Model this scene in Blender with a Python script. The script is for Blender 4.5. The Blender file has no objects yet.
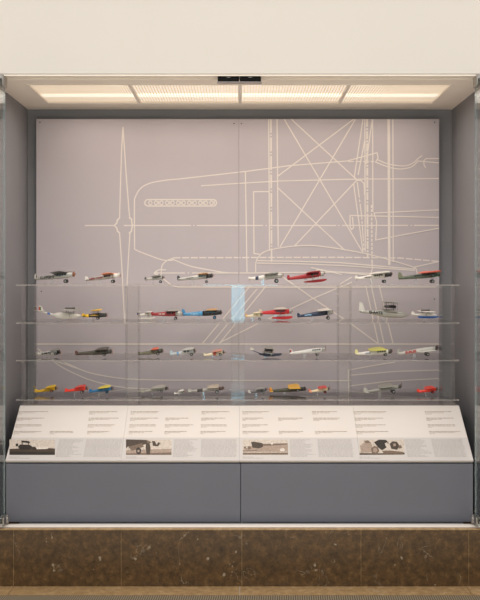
import bpy, math, random
from mathutils import Vector, Matrix
random.seed(7)
S = bpy.context.scene
COL = S.collection

# ------------------------------------------------------------------ camera, world, light, exposure
F = 875.0            # focal length in pixels of the 480 x 600 frame
CAM_Y, EYE = -4.4, 1.417
cam = bpy.data.cameras.new('camera')
co = bpy.data.objects.new('camera', cam); COL.objects.link(co)
co.location = (0, CAM_Y, EYE); co.rotation_euler = (math.pi/2, 0, 0)
cam.sensor_fit = 'VERTICAL'; cam.sensor_height = 36; cam.sensor_width = 28.8
cam.lens = F*36/600.0
cam.shift_y = -20/600.0
cam.clip_start = .05
S.camera = co
S.view_settings.view_transform = 'Standard'; S.view_settings.look = 'None'
S.view_settings.exposure = 0.0; S.view_settings.gamma = 1.0
S.view_settings.use_curve_mapping = False
S.cycles.transparent_max_bounces = 40
S.cycles.max_bounces = 28
S.cycles.glossy_bounces = 20
w = bpy.data.worlds.new('world'); S.world = w; w.use_nodes = True
bg = w.node_tree.nodes['Background']
bg.inputs[0].default_value = (1.0, .945, .88, 1); bg.inputs[1].default_value = .36
def area(name, loc, rot, sx, sy, power, color, spread=180, parent=None):
    l = bpy.data.lights.new(name, 'AREA'); l.shape = 'RECTANGLE'; l.size = sx; l.size_y = sy
    l.energy = power; l.color = color; l.spread = math.radians(spread)
    o = bpy.data.objects.new(name, l); COL.objects.link(o)
    o.location = loc; o.rotation_euler = [math.radians(a) for a in rot]
    if parent: o.parent = parent
    return o
# assumed gallery ceiling light, unseen, added in front of the case
area('assumed_gallery_light', (0, -5.0, 5.0), (0, 0, 0), 9, 6, 575, (1, .96, .905))
CASE_LAMP = 1.6      # watts per fitting in the case
CASE_SPREAD = 165

# ------------------------------------------------------------------ helpers
def sx(Y): return F/(Y - CAM_Y)                      # pixels per metre at depth Y
def at(u, v, Y): return Vector(((u-240)/sx(Y), Y, EYE - (v-280)/sx(Y)))
def lin(c):
    return tuple(((x/255)/12.92 if x/255 <= .04045 else ((x/255+.055)/1.055)**2.4) for x in c)
MATS = {}
def mat(name, rgb, rough=.5, metal=0.0, vary=.06, scale=30., emit=None, coat=0, bump=0):
    if name in MATS: return MATS[name]
    m = bpy.data.materials.new(name); m.use_nodes = True
    nt = m.node_tree; b = nt.nodes['Principled BSDF']
    c = lin(rgb)
    b.inputs['Roughness'].default_value = rough; b.inputs['Metallic'].default_value = metal
    if coat: b.inputs['Coat Weight'].default_value = coat
    tc = nt.nodes.new('ShaderNodeTexCoord'); n = nt.nodes.new('ShaderNodeTexNoise')
    n.inputs['Scale'].default_value = scale; n.inputs['Detail'].default_value = 4
    nt.links.new(tc.outputs['Object'], n.inputs['Vector'])
    r = nt.nodes.new('ShaderNodeValToRGB')
    r.color_ramp.elements[0].position = .3; r.color_ramp.elements[1].position = .7
    r.color_ramp.elements[0].color = (*[x*(1-vary) for x in c], 1)
    r.color_ramp.elements[1].color = (*[min(1, x*(1+vary)) for x in c], 1)
    nt.links.new(n.outputs['Fac'], r.inputs[0]); nt.links.new(r.outputs[0], b.inputs['Base Color'])
    if bump:
        bp = nt.nodes.new('ShaderNodeBump'); bp.inputs['Strength'].default_value = bump
        nt.links.new(n.outputs['Fac'], bp.inputs['Height']); nt.links.new(bp.outputs[0], b.inputs['Normal'])
    if emit:
        b.inputs['Emission Color'].default_value = (*emit[0], 1); b.inputs['Emission Strength'].default_value = emit[1]
    MATS[name] = m
    return m
def clear(name, tint, frost=0.0, frost_rgb=(235, 235, 232), f0=.04):
    """clear sheet: transmission plus angle-dependent mirror reflection (and a little frosting on cut edges)"""
    if name in MATS: return MATS[name]
    m = bpy.data.materials.new(name); m.use_nodes = True
    nt = m.node_tree; nt.nodes.clear(); N = nt.nodes.new; L = nt.links.new
    out = N('ShaderNodeOutputMaterial'); tr = N('ShaderNodeBsdfTransparent'); gl = N('ShaderNodeBsdfGlossy')
    tr.inputs[0].default_value = (*tint, 1); gl.inputs['Roughness'].default_value = .015
    lw = N('ShaderNodeLayerWeight'); lw.inputs[0].default_value = .5
    p = N('ShaderNodeMath'); p.operation = 'POWER'; p.inputs[1].default_value = 6
    ma = N('ShaderNodeMath'); ma.operation = 'MULTIPLY_ADD'; ma.inputs[1].default_value = 1-f0; ma.inputs[2].default_value = f0
    L(lw.outputs['Facing'], p.inputs[0]); L(p.outputs[0], ma.inputs[0])
    mx = N('ShaderNodeMixShader'); L(ma.outputs[0], mx.inputs[0]); L(tr.outputs[0], mx.inputs[1]); L(gl.outputs[0], mx.inputs[2])
    last = mx
    if frost:
        df = N('ShaderNodeBsdfDiffuse'); df.inputs[0].default_value = (*lin(frost_rgb), 1)
        m2 = N('ShaderNodeMixShader'); m2.inputs[0].default_value = frost
        L(mx.outputs[0], m2.inputs[1]); L(df.outputs[0], m2.inputs[2]); last = m2
    L(last.outputs[0], out.inputs[0])
    MATS[name] = m
    return m

class MB:
    def __init__(s): s.v = []; s.f = []; s.mi = []; s.smooth = []
    def face(s, pts, mi=0, sm=False):
        i = len(s.v); s.v += [tuple(p) for p in pts]; s.f.append(list(range(i, i+len(pts)))); s.mi.append(mi); s.smooth.append(sm)
        return s
    def poly(s, verts, faces, mi=0, sm=False):
        i = len(s.v); s.v += [tuple(p) for p in verts]
        for f in faces: s.f.append([i+k for k in f]); s.mi.append(mi); s.smooth.append(sm)
        return s
    def box(s, a, b, mi=0):
        (x0, y0, z0), (x1, y1, z1) = a, b
        V = [(x0,y0,z0),(x1,y0,z0),(x1,y1,z0),(x0,y1,z0),(x0,y0,z1),(x1,y0,z1),(x1,y1,z1),(x0,y1,z1)]
        return s.poly(V, [(0,3,2,1),(4,5,6,7),(0,1,5,4),(1,2,6,5),(2,3,7,6),(3,0,4,7)], mi)
    def bbox(s, a, b, c, mi=0):
        """box with chamfered vertical and horizontal edges (size c)"""
        (x0, y0, z0), (x1, y1, z1) = a, b
        rings = []
        for z, d in ((z0, c), (z0+c, 0), (z1-c, 0), (z1, c)):
            X0, X1, Y0, Y1 = x0+d, x1-d, y0+d, y1-d
            rings.append([(X0+c,Y0,z),(X1-c,Y0,z),(X1,Y0+c,z),(X1,Y1-c,z),(X1-c,Y1,z),(X0+c,Y1,z),(X0,Y1-c,z),(X0,Y0+c,z)])
        return s.loft(rings, mi, sm=False)
    def loft(s, rings, mi=0, cap=True, sm=True):
        n = len(rings[0]); V = [p for r in rings for p in r]; Fc = []
        for i in range(len(rings)-1):
            for k in range(n):
                a, b = i*n+k, i*n+(k+1) % n
                Fc.append((a, b, b+n, a+n))
        s.poly(V, Fc, mi, sm)
        if cap:
            s.face(list(reversed(rings[0])), mi); s.face(rings[-1], mi)
        return s
    def tube(s, a, b, r, r2=None, n=8, mi=0, sm=True):
        a, b = Vector(a), Vector(b); r2 = r if r2 is None else r2
        d = (b-a).normalized(); u = d.orthogonal().normalized(); w_ = d.cross(u)
        ring = lambda c, q: [c + u*q*math.cos(2*math.pi*k/n) + w_*q*math.sin(2*math.pi*k/n) for k in range(n)]
        return s.loft([ring(a, r), ring(b, r2)], mi, sm=sm)
    def ball(s, c, rx, ry, rz, mi=0, n=10):
        c = Vector(c); rings = []
        for i in range(1, 6):
            t = -math.pi/2 + math.pi*i/6
            rings.append([c+Vector((rx*math.sin(t), ry*math.cos(t)*math.cos(2*math.pi*k/n), rz*math.cos(t)*math.sin(2*math.pi*k/n))) for k in range(n)])
        return s.loft(rings, mi)
    def build(s, name, mats, parent=None):
        me = bpy.data.meshes.new(name); me.from_pydata(s.v, [], s.f); me.update()
        for m in (mats if isinstance(mats, (list, tuple)) else [mats]): me.materials.append(m)
        me.polygons.foreach_set('material_index', s.mi); me.polygons.foreach_set('use_smooth', s.smooth)
        import bmesh
        bm = bmesh.new(); bm.from_mesh(me); bmesh.ops.remove_doubles(bm, verts=bm.verts, dist=1e-6)
        bmesh.ops.recalc_face_normals(bm, faces=bm.faces); bm.to_mesh(me); bm.free()
        o = bpy.data.objects.new(name, me); COL.objects.link(o)
        if parent: o.parent = parent
        return o
    def build_flat(s, name, mats, parent=None):
        me = bpy.data.meshes.new(name); me.from_pydata(s.v, [], s.f); me.update()
        for m in (mats if isinstance(mats, (list, tuple)) else [mats]): me.materials.append(m)
        me.polygons.foreach_set('material_index', s.mi)
        o = bpy.data.objects.new(name, me); COL.objects.link(o)
        if parent: o.parent = parent
        return o
def tag(o, label, cat, group=None):
    o['label'] = label; o['category'] = cat
    if group: o['group'] = group
    return o
def empty(name, loc, label, cat, group=None):
    o = bpy.data.objects.new(name, None); COL.objects.link(o); o.location = loc; o.empty_display_size = .05
    return tag(o, label, cat, group)
def struct(o): o['kind'] = 'structure'; return o

# ------------------------------------------------------------------ materials of the setting
CREAM = mat('cream_wall_paint', (206, 200, 193), .75, vary=.01, scale=3)
SOFFIT = mat('white_soffit_paint', (240, 230, 218), .6, vary=.015, scale=4)
GREY = mat('grey_case_paint', (133, 131, 134), .55, vary=.025, scale=6)
BASEG = mat('grey_cabinet_paint', (101, 101, 109), .45, vary=.02, scale=5)
PANEL = mat('mauve_grey_backdrop', (182, 171, 174), .5, vary=.015, scale=5)
INK = mat('pale_line_print', (221, 209, 200), .55, vary=.02)
DARK = mat('black_metal', (16, 15, 14), .35, .0)
STEEL = mat('brushed_steel', (176, 172, 168), .3, .9)
ALU = mat('white_aluminium', (232, 224, 217), .4, .1, vary=.02)
def marble(name, dark, mid, light, vein, rough=.36):
    m = bpy.data.materials.new(name); m.use_nodes = True; nt = m.node_tree; N = nt.nodes.new; L = nt.links.new
    b = nt.nodes['Principled BSDF']; b.inputs['Roughness'].default_value = rough
    tc = N('ShaderNodeTexCoord')
    n1 = N('ShaderNodeTexNoise'); n1.inputs['Scale'].default_value = 30; n1.inputs['Detail'].default_value = 14; n1.inputs['Roughness'].default_value = .8; n1.inputs['Distortion'].default_value = .2
    L(tc.outputs['Object'], n1.inputs['Vector'])
    r = N('ShaderNodeValToRGB'); e = r.color_ramp.elements
    e[0].position = .3; e[0].color = (*lin(dark), 1); e[1].position = .74; e[1].color = (*lin(light), 1)
    k = e.new(.52); k.color = (*lin(mid), 1)
    L(n1.outputs['Fac'], r.inputs[0])
    # thin pale veins: where a distorted noise crosses its middle, kept to scattered patches
    n2 = N('ShaderNodeTexNoise'); n2.inputs['Scale'].default_value = 5; n2.inputs['Detail'].default_value = 5; n2.inputs['Distortion'].default_value = 1.2
    L(tc.outputs['Object'], n2.inputs['Vector'])
    s1 = N('ShaderNodeMath'); s1.operation = 'SUBTRACT'; s1.inputs[1].default_value = .5; L(n2.outputs['Fac'], s1.inputs[0])
    ab = N('ShaderNodeMath'); ab.operation = 'ABSOLUTE'; L(s1.outputs[0], ab.inputs[0])
    mr = N('ShaderNodeMapRange'); mr.inputs[1].default_value = .0; mr.inputs[2].default_value = .010; mr.inputs[3].default_value = 1; mr.inputs[4].default_value = 0
    L(ab.outputs[0], mr.inputs[0])
    n3 = N('ShaderNodeTexNoise'); n3.inputs['Scale'].default_value = 9; n3.inputs['Detail'].default_value = 3; L(tc.outputs['Object'], n3.inputs['Vector'])
    m3 = N('ShaderNodeMapRange'); m3.inputs[1].default_value = .55; m3.inputs[2].default_value = .68; L(n3.outputs['Fac'], m3.inputs[0])
    mu = N('ShaderNodeMath'); mu.operation = 'MULTIPLY'; L(mr.outputs[0], mu.inputs[0]); L(m3.outputs[0], mu.inputs[1])
    # small pale fossils
    n4 = N('ShaderNodeTexNoise'); n4.inputs['Scale'].default_value = 24; n4.inputs['Detail'].default_value = 2; L(tc.outputs['Object'], n4.inputs['Vector'])
    m4 = N('ShaderNodeMapRange'); m4.inputs[1].default_value = .715; m4.inputs[2].default_value = .75; L(n4.outputs['Fac'], m4.inputs[0])
    mxx = N('ShaderNodeMath'); mxx.operation = 'MAXIMUM'; L(mu.outputs[0], mxx.inputs[0]); L(m4.outputs[0], mxx.inputs[1])
    sc = N('ShaderNodeMath'); sc.operation = 'MULTIPLY'; sc.inputs[1].default_value = .55; L(mxx.outputs[0], sc.inputs[0])
    mix = N('ShaderNodeMix'); mix.data_type = 'RGBA'; L(sc.outputs[0], mix.inputs['Factor']); L(r.outputs[0], mix.inputs['A']); mix.inputs['B'].default_value = (*lin(vein), 1)
    L(mix.outputs['Result'], b.inputs['Base Color'])
    return m
MARBLE = marble('brown_marble', (40, 28, 14), (84, 61, 35), (130, 98, 62), (176, 160, 138))
BORDER = marble('tan_marble', (120, 94, 62), (160, 130, 92), (204, 176, 138), (222, 208, 186), .3)
def carpet():
    m = bpy.data.materials.new('ribbed_carpet'); m.use_nodes = True; nt = m.node_tree; N = nt.nodes.new; L = nt.links.new
    b = nt.nodes['Principled BSDF']; b.inputs['Roughness'].default_value = .95
    tc = N('ShaderNodeTexCoord'); mp = N('ShaderNodeMapping'); mp.inputs['Rotation'].default_value = (0, 0, math.radians(3))
    L(tc.outputs['Object'], mp.inputs[0])
    wv = N('ShaderNodeTexWave'); wv.inputs['Scale'].default_value = 31; wv.inputs['Distortion'].default_value = .6; L(mp.outputs[0], wv.inputs['Vector'])
    r = N('ShaderNodeValToRGB'); r.color_ramp.elements[0].color = (*lin((70, 60, 48)), 1); r.color_ramp.elements[1].color = (*lin((140, 126, 104)), 1)
    L(wv.outputs['Fac'], r.inputs[0]); L(r.outputs[0], b.inputs['Base Color'])
    return m
CARPET = carpet()

# ------------------------------------------------------------------ the setting
HALF = 1.176; YF = -.36; YB = .45; CEIL = 2.362; LEDGE = .2685
fl = MB().box((-5, -10.2, -.05), (5, -.85, 0)); struct(fl.build('floor', mat('pale_bounce_floor', (238, 229, 216), .35, vary=.04, scale=3)))  # unseen floor, made pale to bounce light up onto the soffit
struct(MB().box((-5, -.8495, -.05), (5, -.47, 0)).build('floor_carpet', CARPET))
for i, (a, b) in enumerate([(-2.4, -1.045), (-1.043, -.002), (0, 1.043), (1.045, 2.4)]):
    struct(MB().box((a, -.469, -.05), (b, YF+.02, .002)).build('trim_%d' % (i+1), BORDER))
# the far side of the gallery, behind the camera, with an assumed window
FAR = mat('dim_far_wall', (128, 120, 112), .8, vary=.03, scale=2)
WX, WZ0, WZ1, WY = .62, .74, 2.3, -10.0
m_ = MB(); m_.box((-5, WY-.1, 0), (-WX, WY, 4.2)); m_.box((WX, WY-.1, 0), (5, WY, 4.2)); m_.box((-WX, WY-.1, 0), (WX, WY, WZ0)); m_.box((-WX, WY-.1, WZ1), (WX, WY, 4.2))
struct(m_.build('wall_opposite', FAR))
m_ = MB(); m_.box((-WX, WY-.09, WZ0), (WX, WY-.08, WZ1)); struct(m_.build('assumed_window_1', mat('assumed_window_glow', (200, 220, 235), .3, emit=((.16, .70, .95), 6.0))))  # unseen, assumed window: glowing pane added for the blue reflection on the centre riser
# marble plinth, slab by slab
seams = [-2.4, -1.046, -.549, .009, .559, 1.057, 2.4]
for i in range(6):
    o = MB().bbox((seams[i]+.0009, YF, .003), (seams[i+1]-.0009, YF+.03, LEDGE-.0085), .001)
    struct(o.build('trim_%d' % (i+5), MARBLE))
    if i < 5: struct(MB().box((seams[i+1]-.0008, YF+.0015, .004), (seams[i+1]+.0008, YF+.029, LEDGE-.009)).build('trim_%d' % (i+30), BORDER))
    struct(MB().box((seams[i]+.001, YF+.0305, .22), (seams[i+1]-.001, YB, LEDGE-.003)).build('trim_%d' % (i+11), MARBLE if i in (0, 5) else GREY))
struct(MB().bbox((-2.4, YF-.001, LEDGE-.008), (2.4, YF+.03, LEDGE), .002).build('trim_22', BORDER))
# upper wall
struct(MB().box((-3, -.372, 2.3665), (3, -.334, 4.2)).build('wall_front', CREAM))
# shadow-gap bead at the bottom of the wall
struct(MB().box((-3, -.368, 2.358), (3, -.334, 2.3655)).build('trim_20', SOFFIT))
# case walls
struct(MB().box((-HALF-.06, YF+.031, LEDGE-.002), (-HALF, YB+.05, CEIL)).build('wall_left', GREY))
struct(MB().box((HALF, YF+.031, LEDGE-.002), (HALF+.06, YB+.05, CEIL)).build('wall_right', GREY))
struct(MB().box((-HALF, YB, LEDGE-.002), (HALF, YB+.05, CEIL)).build('wall_back', GREY))
# neighbouring cases' front faces beside ours
for n, sgn in (('wall_far_left', -1), ('wall_far_right', 1)):
    a, b = sorted((sgn*(HALF+.061), sgn*3)); struct(MB().box((a, YF+.04, LEDGE-.002), (b, YF+.09, CEIL)).build(n, GREY))
# soffit with the opening for the lamps
LX, LY0, LY1 = 1.03, -.18, .27
c = MB()
c.box((-3, -.333, CEIL), (3, LY0, CEIL+.02)); c.box((-3, LY1, CEIL), (3, YB+.05, CEIL+.02))
c.box((-3, LY0, CEIL), (-LX, LY1, CEIL+.02)); c.box((LX, LY0, CEIL), (3, LY1, CEIL+.02))
struct(c.build('ceiling', SOFFIT))
struct(MB().box((-3, -.30, CEIL-.006), (3, -.285, CEIL-.0002)).build('trim_21', SOFFIT))

# ------------------------------------------------------------------ lamps in the soffit
def diffuser_mat():
    m = bpy.data.materials.new('lit_prismatic_diffuser'); m.use_nodes = True; nt = m.node_tree; N = nt.nodes.new; L = nt.links.new
    b = nt.nodes['Principled BSDF']; b.inputs['Base Color'].default_value = (.8, .74, .65, 1); b.inputs['Roughness'].default_value = .4
    b.inputs['Emission Color'].default_value = (1, .86, .70, 1); b.inputs['Emission Strength'].default_value = .50
    return m
DIFF = diffuser_mat()
LOUVRE = mat('glowing_louvre', (226, 214, 196), .5, emit=((1, .86, .70), .16))  # emission imitates lamplight coming through the ribs
GLOW = mat('lit_glow_strip', (255, 244, 226), .4, emit=((1, .93, .80), .80))  # emission for the glow strip and the hot spots
names = ['leftmost lit ceiling lamp panel above the silver models', 'second lit ceiling lamp panel from the left, left of the black lock',
         'third lit ceiling lamp panel from the left, right of the black lock', 'rightmost lit ceiling lamp panel above the green model']
xs = [-1.03, -.535, 0, .53, 1.03]
for i in range(4):
    a, b = xs[i], xs[i+1]
    t = empty('ceiling_light', ((a+b)/2, (LY0+LY1)/2, CEIL), names[i], 'lamp', 'lamp panels in the case ceiling')
    hw = (b-a)/2; hd = (LY1-LY0)/2
    f = MB(); e = .009
    f.box((-hw+.001, -hd+.001, -.004), (-hw+e, hd-.001, .05)); f.box((hw-e, -hd+.001, -.004), (hw-.001, hd-.001, .05))
    f.box((-hw+e, -hd+.001, -.004), (hw-e, -hd+.01, .05)); f.box((-hw+e, hd-.01, -.004), (hw-e, hd-.001, .05))
    f.box((-hw+.001, -hd+.001, .051), (hw-.001, hd-.001, .056))
    f.build('lamp_frame', SOFFIT, t)
    d = MB().box((-hw+e+.001, -hd+.011, .007), (hw-e-.001, hd-.011, .011)); d.build('diffuser', DIFF, t)
    g = MB(); n = 36
    for k in range(1, n):
        x = -hw+e + (2*hw-2*e)*k/n
        g.box((x-.0012, -hd+.0105, .000), (x+.0012, hd-.0105, .0066))
    g.build('louvre', LOUVRE, t)
    tb = MB().bbox((-hw+e+.004, .028, .002), (hw-e-.004, .088, .0066), .002); tb.build('tube_glow', GLOW, t)  # the tube's glow on the diffuser, modelled as a lit strip
    if i != 1:
        xo = (113, 0, 254, 366)[i]; xo = (xo-240)/207 - (a+b)/2
        MB().bbox((xo-.04, -.205, .001), (xo+.04, -.185, .006), .002).build('hot_spot_bar', GLOW, t)  # bright spot at the panel's front edge, added as a glowing bar
    area('lamp_light', (0, 0, -.006), (0, 0, 0), 2*hw-.05, 2*hd-.05, CASE_LAMP, (1, .935, .86), CASE_SPREAD, t)

# ------------------------------------------------------------------ door lock on the soffit
LOCKB = mat('matt_black_lock', (9, 8, 7), .7); LOCKB.node_tree.nodes['Principled BSDF'].inputs['Specular IOR Level'].default_value = .15
t = empty('door_lock', (-.003, -.345, CEIL-.0045), 'black two-part magnetic door lock under the case soffit at the centre', 'lock')
for s in (-1, 1):
    a, b = sorted((s*.0015, s*.100))
    h = MB().bbox((a, -.016, -.023), (b, .035, -.0004), .002).build('lock_body', LOCKB, t)
    k = MB(); k.box((s*.05-.008, -.0172, -.006), (s*.05+.008, -.0162, -.004))
    k.build('fixing_slot', STEEL, h)
MB().box((-.104, -.013, -.0248), (.104, .034, -.0235)).build('armature_plate', STEEL, t)

# ------------------------------------------------------------------ open glass doors
GLASS = clear('clear_door_glass', (.95, .968, .962), f0=.05)
GEDGE = clear('green_glass_edge', (.92, .95, .95), .14, (190, 210, 220))
for s, lab in ((-1, 'clear glass case door standing open at the left edge of the case'), (1, 'clear glass case door standing open at the right edge of the case')):
    t = empty('glass_door', (s*1.098, -.325, LEDGE+.016), lab, 'door', 'glass doors of the display case')
    H = CEIL-.02-(LEDGE+.016)-.012
    m = MB(); m.bbox((-.004, -1.05, .012), (.004, .0, .012+H), .001); m.build('glass_sheet', GLASS, t)
    MB().box((-.0042, .0005, .02), (.0042, .0025, H)).build('edge_glint', GEDGE, t)  # added strip imitating the bright line refracted in the pane's edge
    c = MB(); c.bbox((-.013, -.06, H-.02), (-.0052, .004, H+.03), .002); c.bbox((.0052, -.06, H-.02), (.013, .004, H+.03), .002)
    c.box((-.0052, -.06, H+.0125), (.0052, .004, H+.03))
    c.build('top_hinge_clip', STEEL, t)
    c = MB(); c.bbox((-.013, -.055, .004), (-.0052, .004, .04), .002); c.bbox((.0052, -.055, .004), (.013, .004, .04), .002)
    c.box((-.0052, -.055, .004), (.0052, .004, .0115)); c.tube((-s*.006, .006, 0), (-s*.006, .006, .028), .014, n=14)
    c.ball((-s*.006, .006, .028), .014, .014, .012, n=14)
    c.build('bottom_pivot', STEEL, t)

# ------------------------------------------------------------------ white door track on the ledge
t = MB()
t.bbox((-1.17, -.345, LEDGE+.0003), (1.17, -.30, LEDGE+.006), .0015); t.box((-1.17, -.325, LEDGE+.0055), (1.17, -.318, LEDGE+.0075))
tag(t.build('door_track', ALU), 'long white metal door track along the brown marble ledge', 'track')

# ------------------------------------------------------------------ backdrop panels with the pale line drawing
YP = .40; SP = sx(YP)
PX0, PX1, PSEAM = 36.2, 439.2, 238.8
ZT = EYE + (280-119)/SP; ZB = .80
def crs(pts, n=8):
    P = [Vector((p[0], p[1])) for p in pts]; P = [P[0]*2-P[1]] + P + [P[-1]*2-P[-2]]; out = []
    for i in range(1, len(P)-2):
        a, b, c, d = P[i-1:i+3]
        for k in range(n):
            t = k/n
            out.append(.5*((2*b)+(c-a)*t+(2*a-5*b+4*c-d)*t*t+(3*b-a-3*c+d)*t**3))
    out.append(P[-2]); return [(p.x, p.y) for p in out]
LINES = []          # (points, width in px)
def ln(*p, w=1.05, sm=False, dash=None):
    pts = crs(p) if sm else list(p)
    if not dash: LINES.append((pts, w)); return
    # walk along and emit dashes
    pat = list(dash); k = 0; rem = pat[0]; on = True; cur = [pts[0]]
    for a, b in zip(pts, pts[1:]):
        a = Vector(a); b = Vector(b); L_ = (b-a).length; d = 0
        while L_-d > rem:
            d += rem; q = a.lerp(b, d/L_)
            if on: cur.append((q.x, q.y)); LINES.append((cur, w))
            on = not on; k = (k+1) % len(pat); rem = pat[k]; cur = [(q.x, q.y)]
        rem -= (L_-d)
        if on: cur.append((b.x, b.y))
    if on and len(cur) > 1: LINES.append((cur, w))
# propeller and hub
ln((123, 127), (121.6, 150), (120.2, 195), (119.6, 218)); ln((123, 127), (126.2, 175), (129.2, 213), (130, 218))
ln((119.6, 233), (121.6, 262), (124.6, 322)); ln((130, 233), (128.2, 262), (125.2, 322))
ln((120, 217.5), (117.4, 220), (116.8, 223), (114.5, 225.5), (116.8, 228), (117.4, 231), (120, 233.5), w=1.3)
ln((129, 217.5), (131.5, 219), (132, 224), (133, 225.5), (132, 227), (131.5, 231), (129, 233.5), w=1.3)
ln((85, 225.5), (115, 225.5)); ln((124, 225.5), (191, 225.5)); ln((193.2, 225.5), (194.6, 225.5)); ln((196.6, 225.5), (263, 225.5))
ln((265.4, 225.5), (266.8, 225.5)); ln((269, 225.5), (336, 225.5)); ln((338, 225.5), (339.4, 225.5)); ln((342, 225.4), (408, 225.4)); ln((410.6, 225.4), (412, 225.4)); ln((414, 225.4), (440, 225.4))
# cowling, top line
ln((134.6, 247), (134.4, 205), (135.4, 197), (140.5, 188.5), (150, 183.2), (165, 180.3), (180, 178.9), sm=True)
ln((180, 178.9), (245, 171.5), (290, 165.6), (347, 161))
ln((134.6, 247), (136, 250), (150, 255.6), (163, 260), (173, 260.3), sm=True)
ln((172, 259), (190, 266), (210, 270), (228, 272.8), (250, 273), sm=True)
ln((161, 276), (162, 266), (166.5, 261), (173.5, 258), sm=True)
ln((173.5, 257.8), (330, 257.3), (400, 258), (439, 261.5), w=1.2, dash=(7, 1.6))
# louvre strip
cap = [(148+3.2*math.cos(a)-0, 202.8+3.2*math.sin(a)) for a in [math.pi/2+math.pi*k/10 for k in range(11)]]
cap += [(213.3+3.2*math.cos(a), 202.8+3.2*math.sin(a)) for a in [-math.pi/2+math.pi*k/10 for k in range(11)]]
ln(*cap, cap[0], w=1.2)
for k in range(12):
    cx = 150.4+k*5.55
    ln(*[(cx+1.7*math.cos(2*math.pi*q/10), 202.8+1.9*math.sin(2*math.pi*q/10)) for q in range(11)], w=.9)
    if k % 2: ln((cx+2.8, 200.8), (cx+2.8, 204.8), w=.9)
# body lines
ln((201, 185.8), (245, 183), (280, 181.1), (345, 179.3), (440, 178.5))
ln((245.4, 171.5), (247, 272)); ln((268.6, 191.6), (253.6, 191.7), (254, 253.6), (260, 254.2))
ln((268.7, 119), (269.5, 250)); ln((270.9, 119), (271.6, 262), w=1.5, dash=(14, 1.5, 1.5, 1.5)); ln((277, 119), (278.2, 247))
ln((284, 119), (362.5, 252)); ln((291, 119), (357, 180)); ln((354, 119), (278, 176)); ln((355.5, 119), (280, 247)); ln((278, 188), (345, 250.5)); ln((357, 180), (295, 245.5))
# strut group
ln((363, 119), (354.3, 177), (357, 180)); ln((364.8, 140), (358, 175), w=1.1); ln((372.3, 119), (366, 164))
ln((364.8, 119), (365.2, 252)); ln((367, 119), (367.6, 258), w=1.7, dash=(8, 1.2, 2, 1)); ln((372.6, 119), (372.8, 212)); ln((371.5, 205), (372, 262), w=1.3, dash=(3, 1.2))
ln((388.6, 119), (389.2, 265), w=2.3); ln((392.8, 119), (393.2, 262))
ln((357, 180.5), (361, 180.5), (364, 183.5), (364.6, 195)); ln((353.6, 184), (363, 252)); ln((357.2, 182), (361.5, 215), (364, 250), dash=(16, 1.5, 3, 1.5))
# control surfaces
ln((347, 161), (377, 152.7), (378, 158), (376, 161.5)); ln((348, 161.6), (374, 161.6), dash=(6, 1.5))
ln((377, 159.5), (388, 164), (404, 166), (413, 163), (418, 158.5), (422, 155.5), sm=True); ln((375, 162), (390, 167.6), (402, 169), (412, 166.5), (418, 161), sm=True)
ln((440, 158.6), (426, 158.6), (423.6, 161), (424, 165), (425.6, 168)); ln((440, 163), (417, 161))
ln((440, 209.8), (374, 213), (376.6, 222), (375.6, 240), (440, 228)); ln((440, 217.5), (350, 215.5), (350, 227), (351.5, 229.5), (353.4, 228), (352.4, 217))
# lower wing and float
ln((255.6, 272), (256, 262), (258.5, 257), (263, 252.6), (272, 249.5), (290, 246.5), (310, 245.4), (325, 246.8), (344, 249.6), (365, 253.5), (390, 260), (413, 267), (416.5, 271), (418, 279), sm=True)
ln((413, 267.4), (440, 261.2))
ln((256.5, 260.6), (300, 261.4), (340, 262.6), (384, 266.5), (415, 269)); ln((257, 263), (300, 263.8), (340, 265.4), (415, 270.4))
ln((154, 273), (185, 273)); ln((187.6, 273), (189, 273)); ln((192, 273), (250, 273), (340, 272), (378, 274)); ln((154, 273), (157, 270.6)); ln((154, 273), (157, 275.4))
ln((158, 276), (156.4, 271), (159, 269.8), (166, 269.8)); ln((311, 267.5), (342, 274.5)); ln((316, 270), (378, 276))
ln((372, 262), (372.5, 268), (370, 276), (372, 284)); ln((352, 277), (340, 284))
ln((160, 276), (166, 281), (172, 285.6), (178, 287), (300, 287.2), (436, 287), sm=False)
# behind the shelves
ln((251, 285), (202, 344)); ln((257, 289), (211, 344)); ln((266, 286), (219, 344))
ln((280, 275), (313, 298.4), (350, 323), (378.5, 344)); ln((352, 282), (313, 298.4), (285, 311.5), (261, 322), (219, 343))
ln((365.5, 285), (378.5, 344)); ln((371, 285), (384, 344)); ln((379, 285), (393, 344))
ln((36, 344), (440, 344), w=1.3)
ln((37, 348), (47, 356), (62, 367), (85, 378), (105, 384), (125, 387.5), (150, 389), sm=True); ln((56, 361), (75, 367.5), (95, 374), (125, 378.6), (160, 380), sm=True); ln((64, 362), (78, 368.2))
ln((160, 380), (348, 380.6))
ln((395, 362), (370, 366), (348.4, 370), (348.6, 390)); ln((349, 375.3), (395, 371.4), (440, 370)); ln((349, 386), (390, 381), (440, 378.4))

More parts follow.
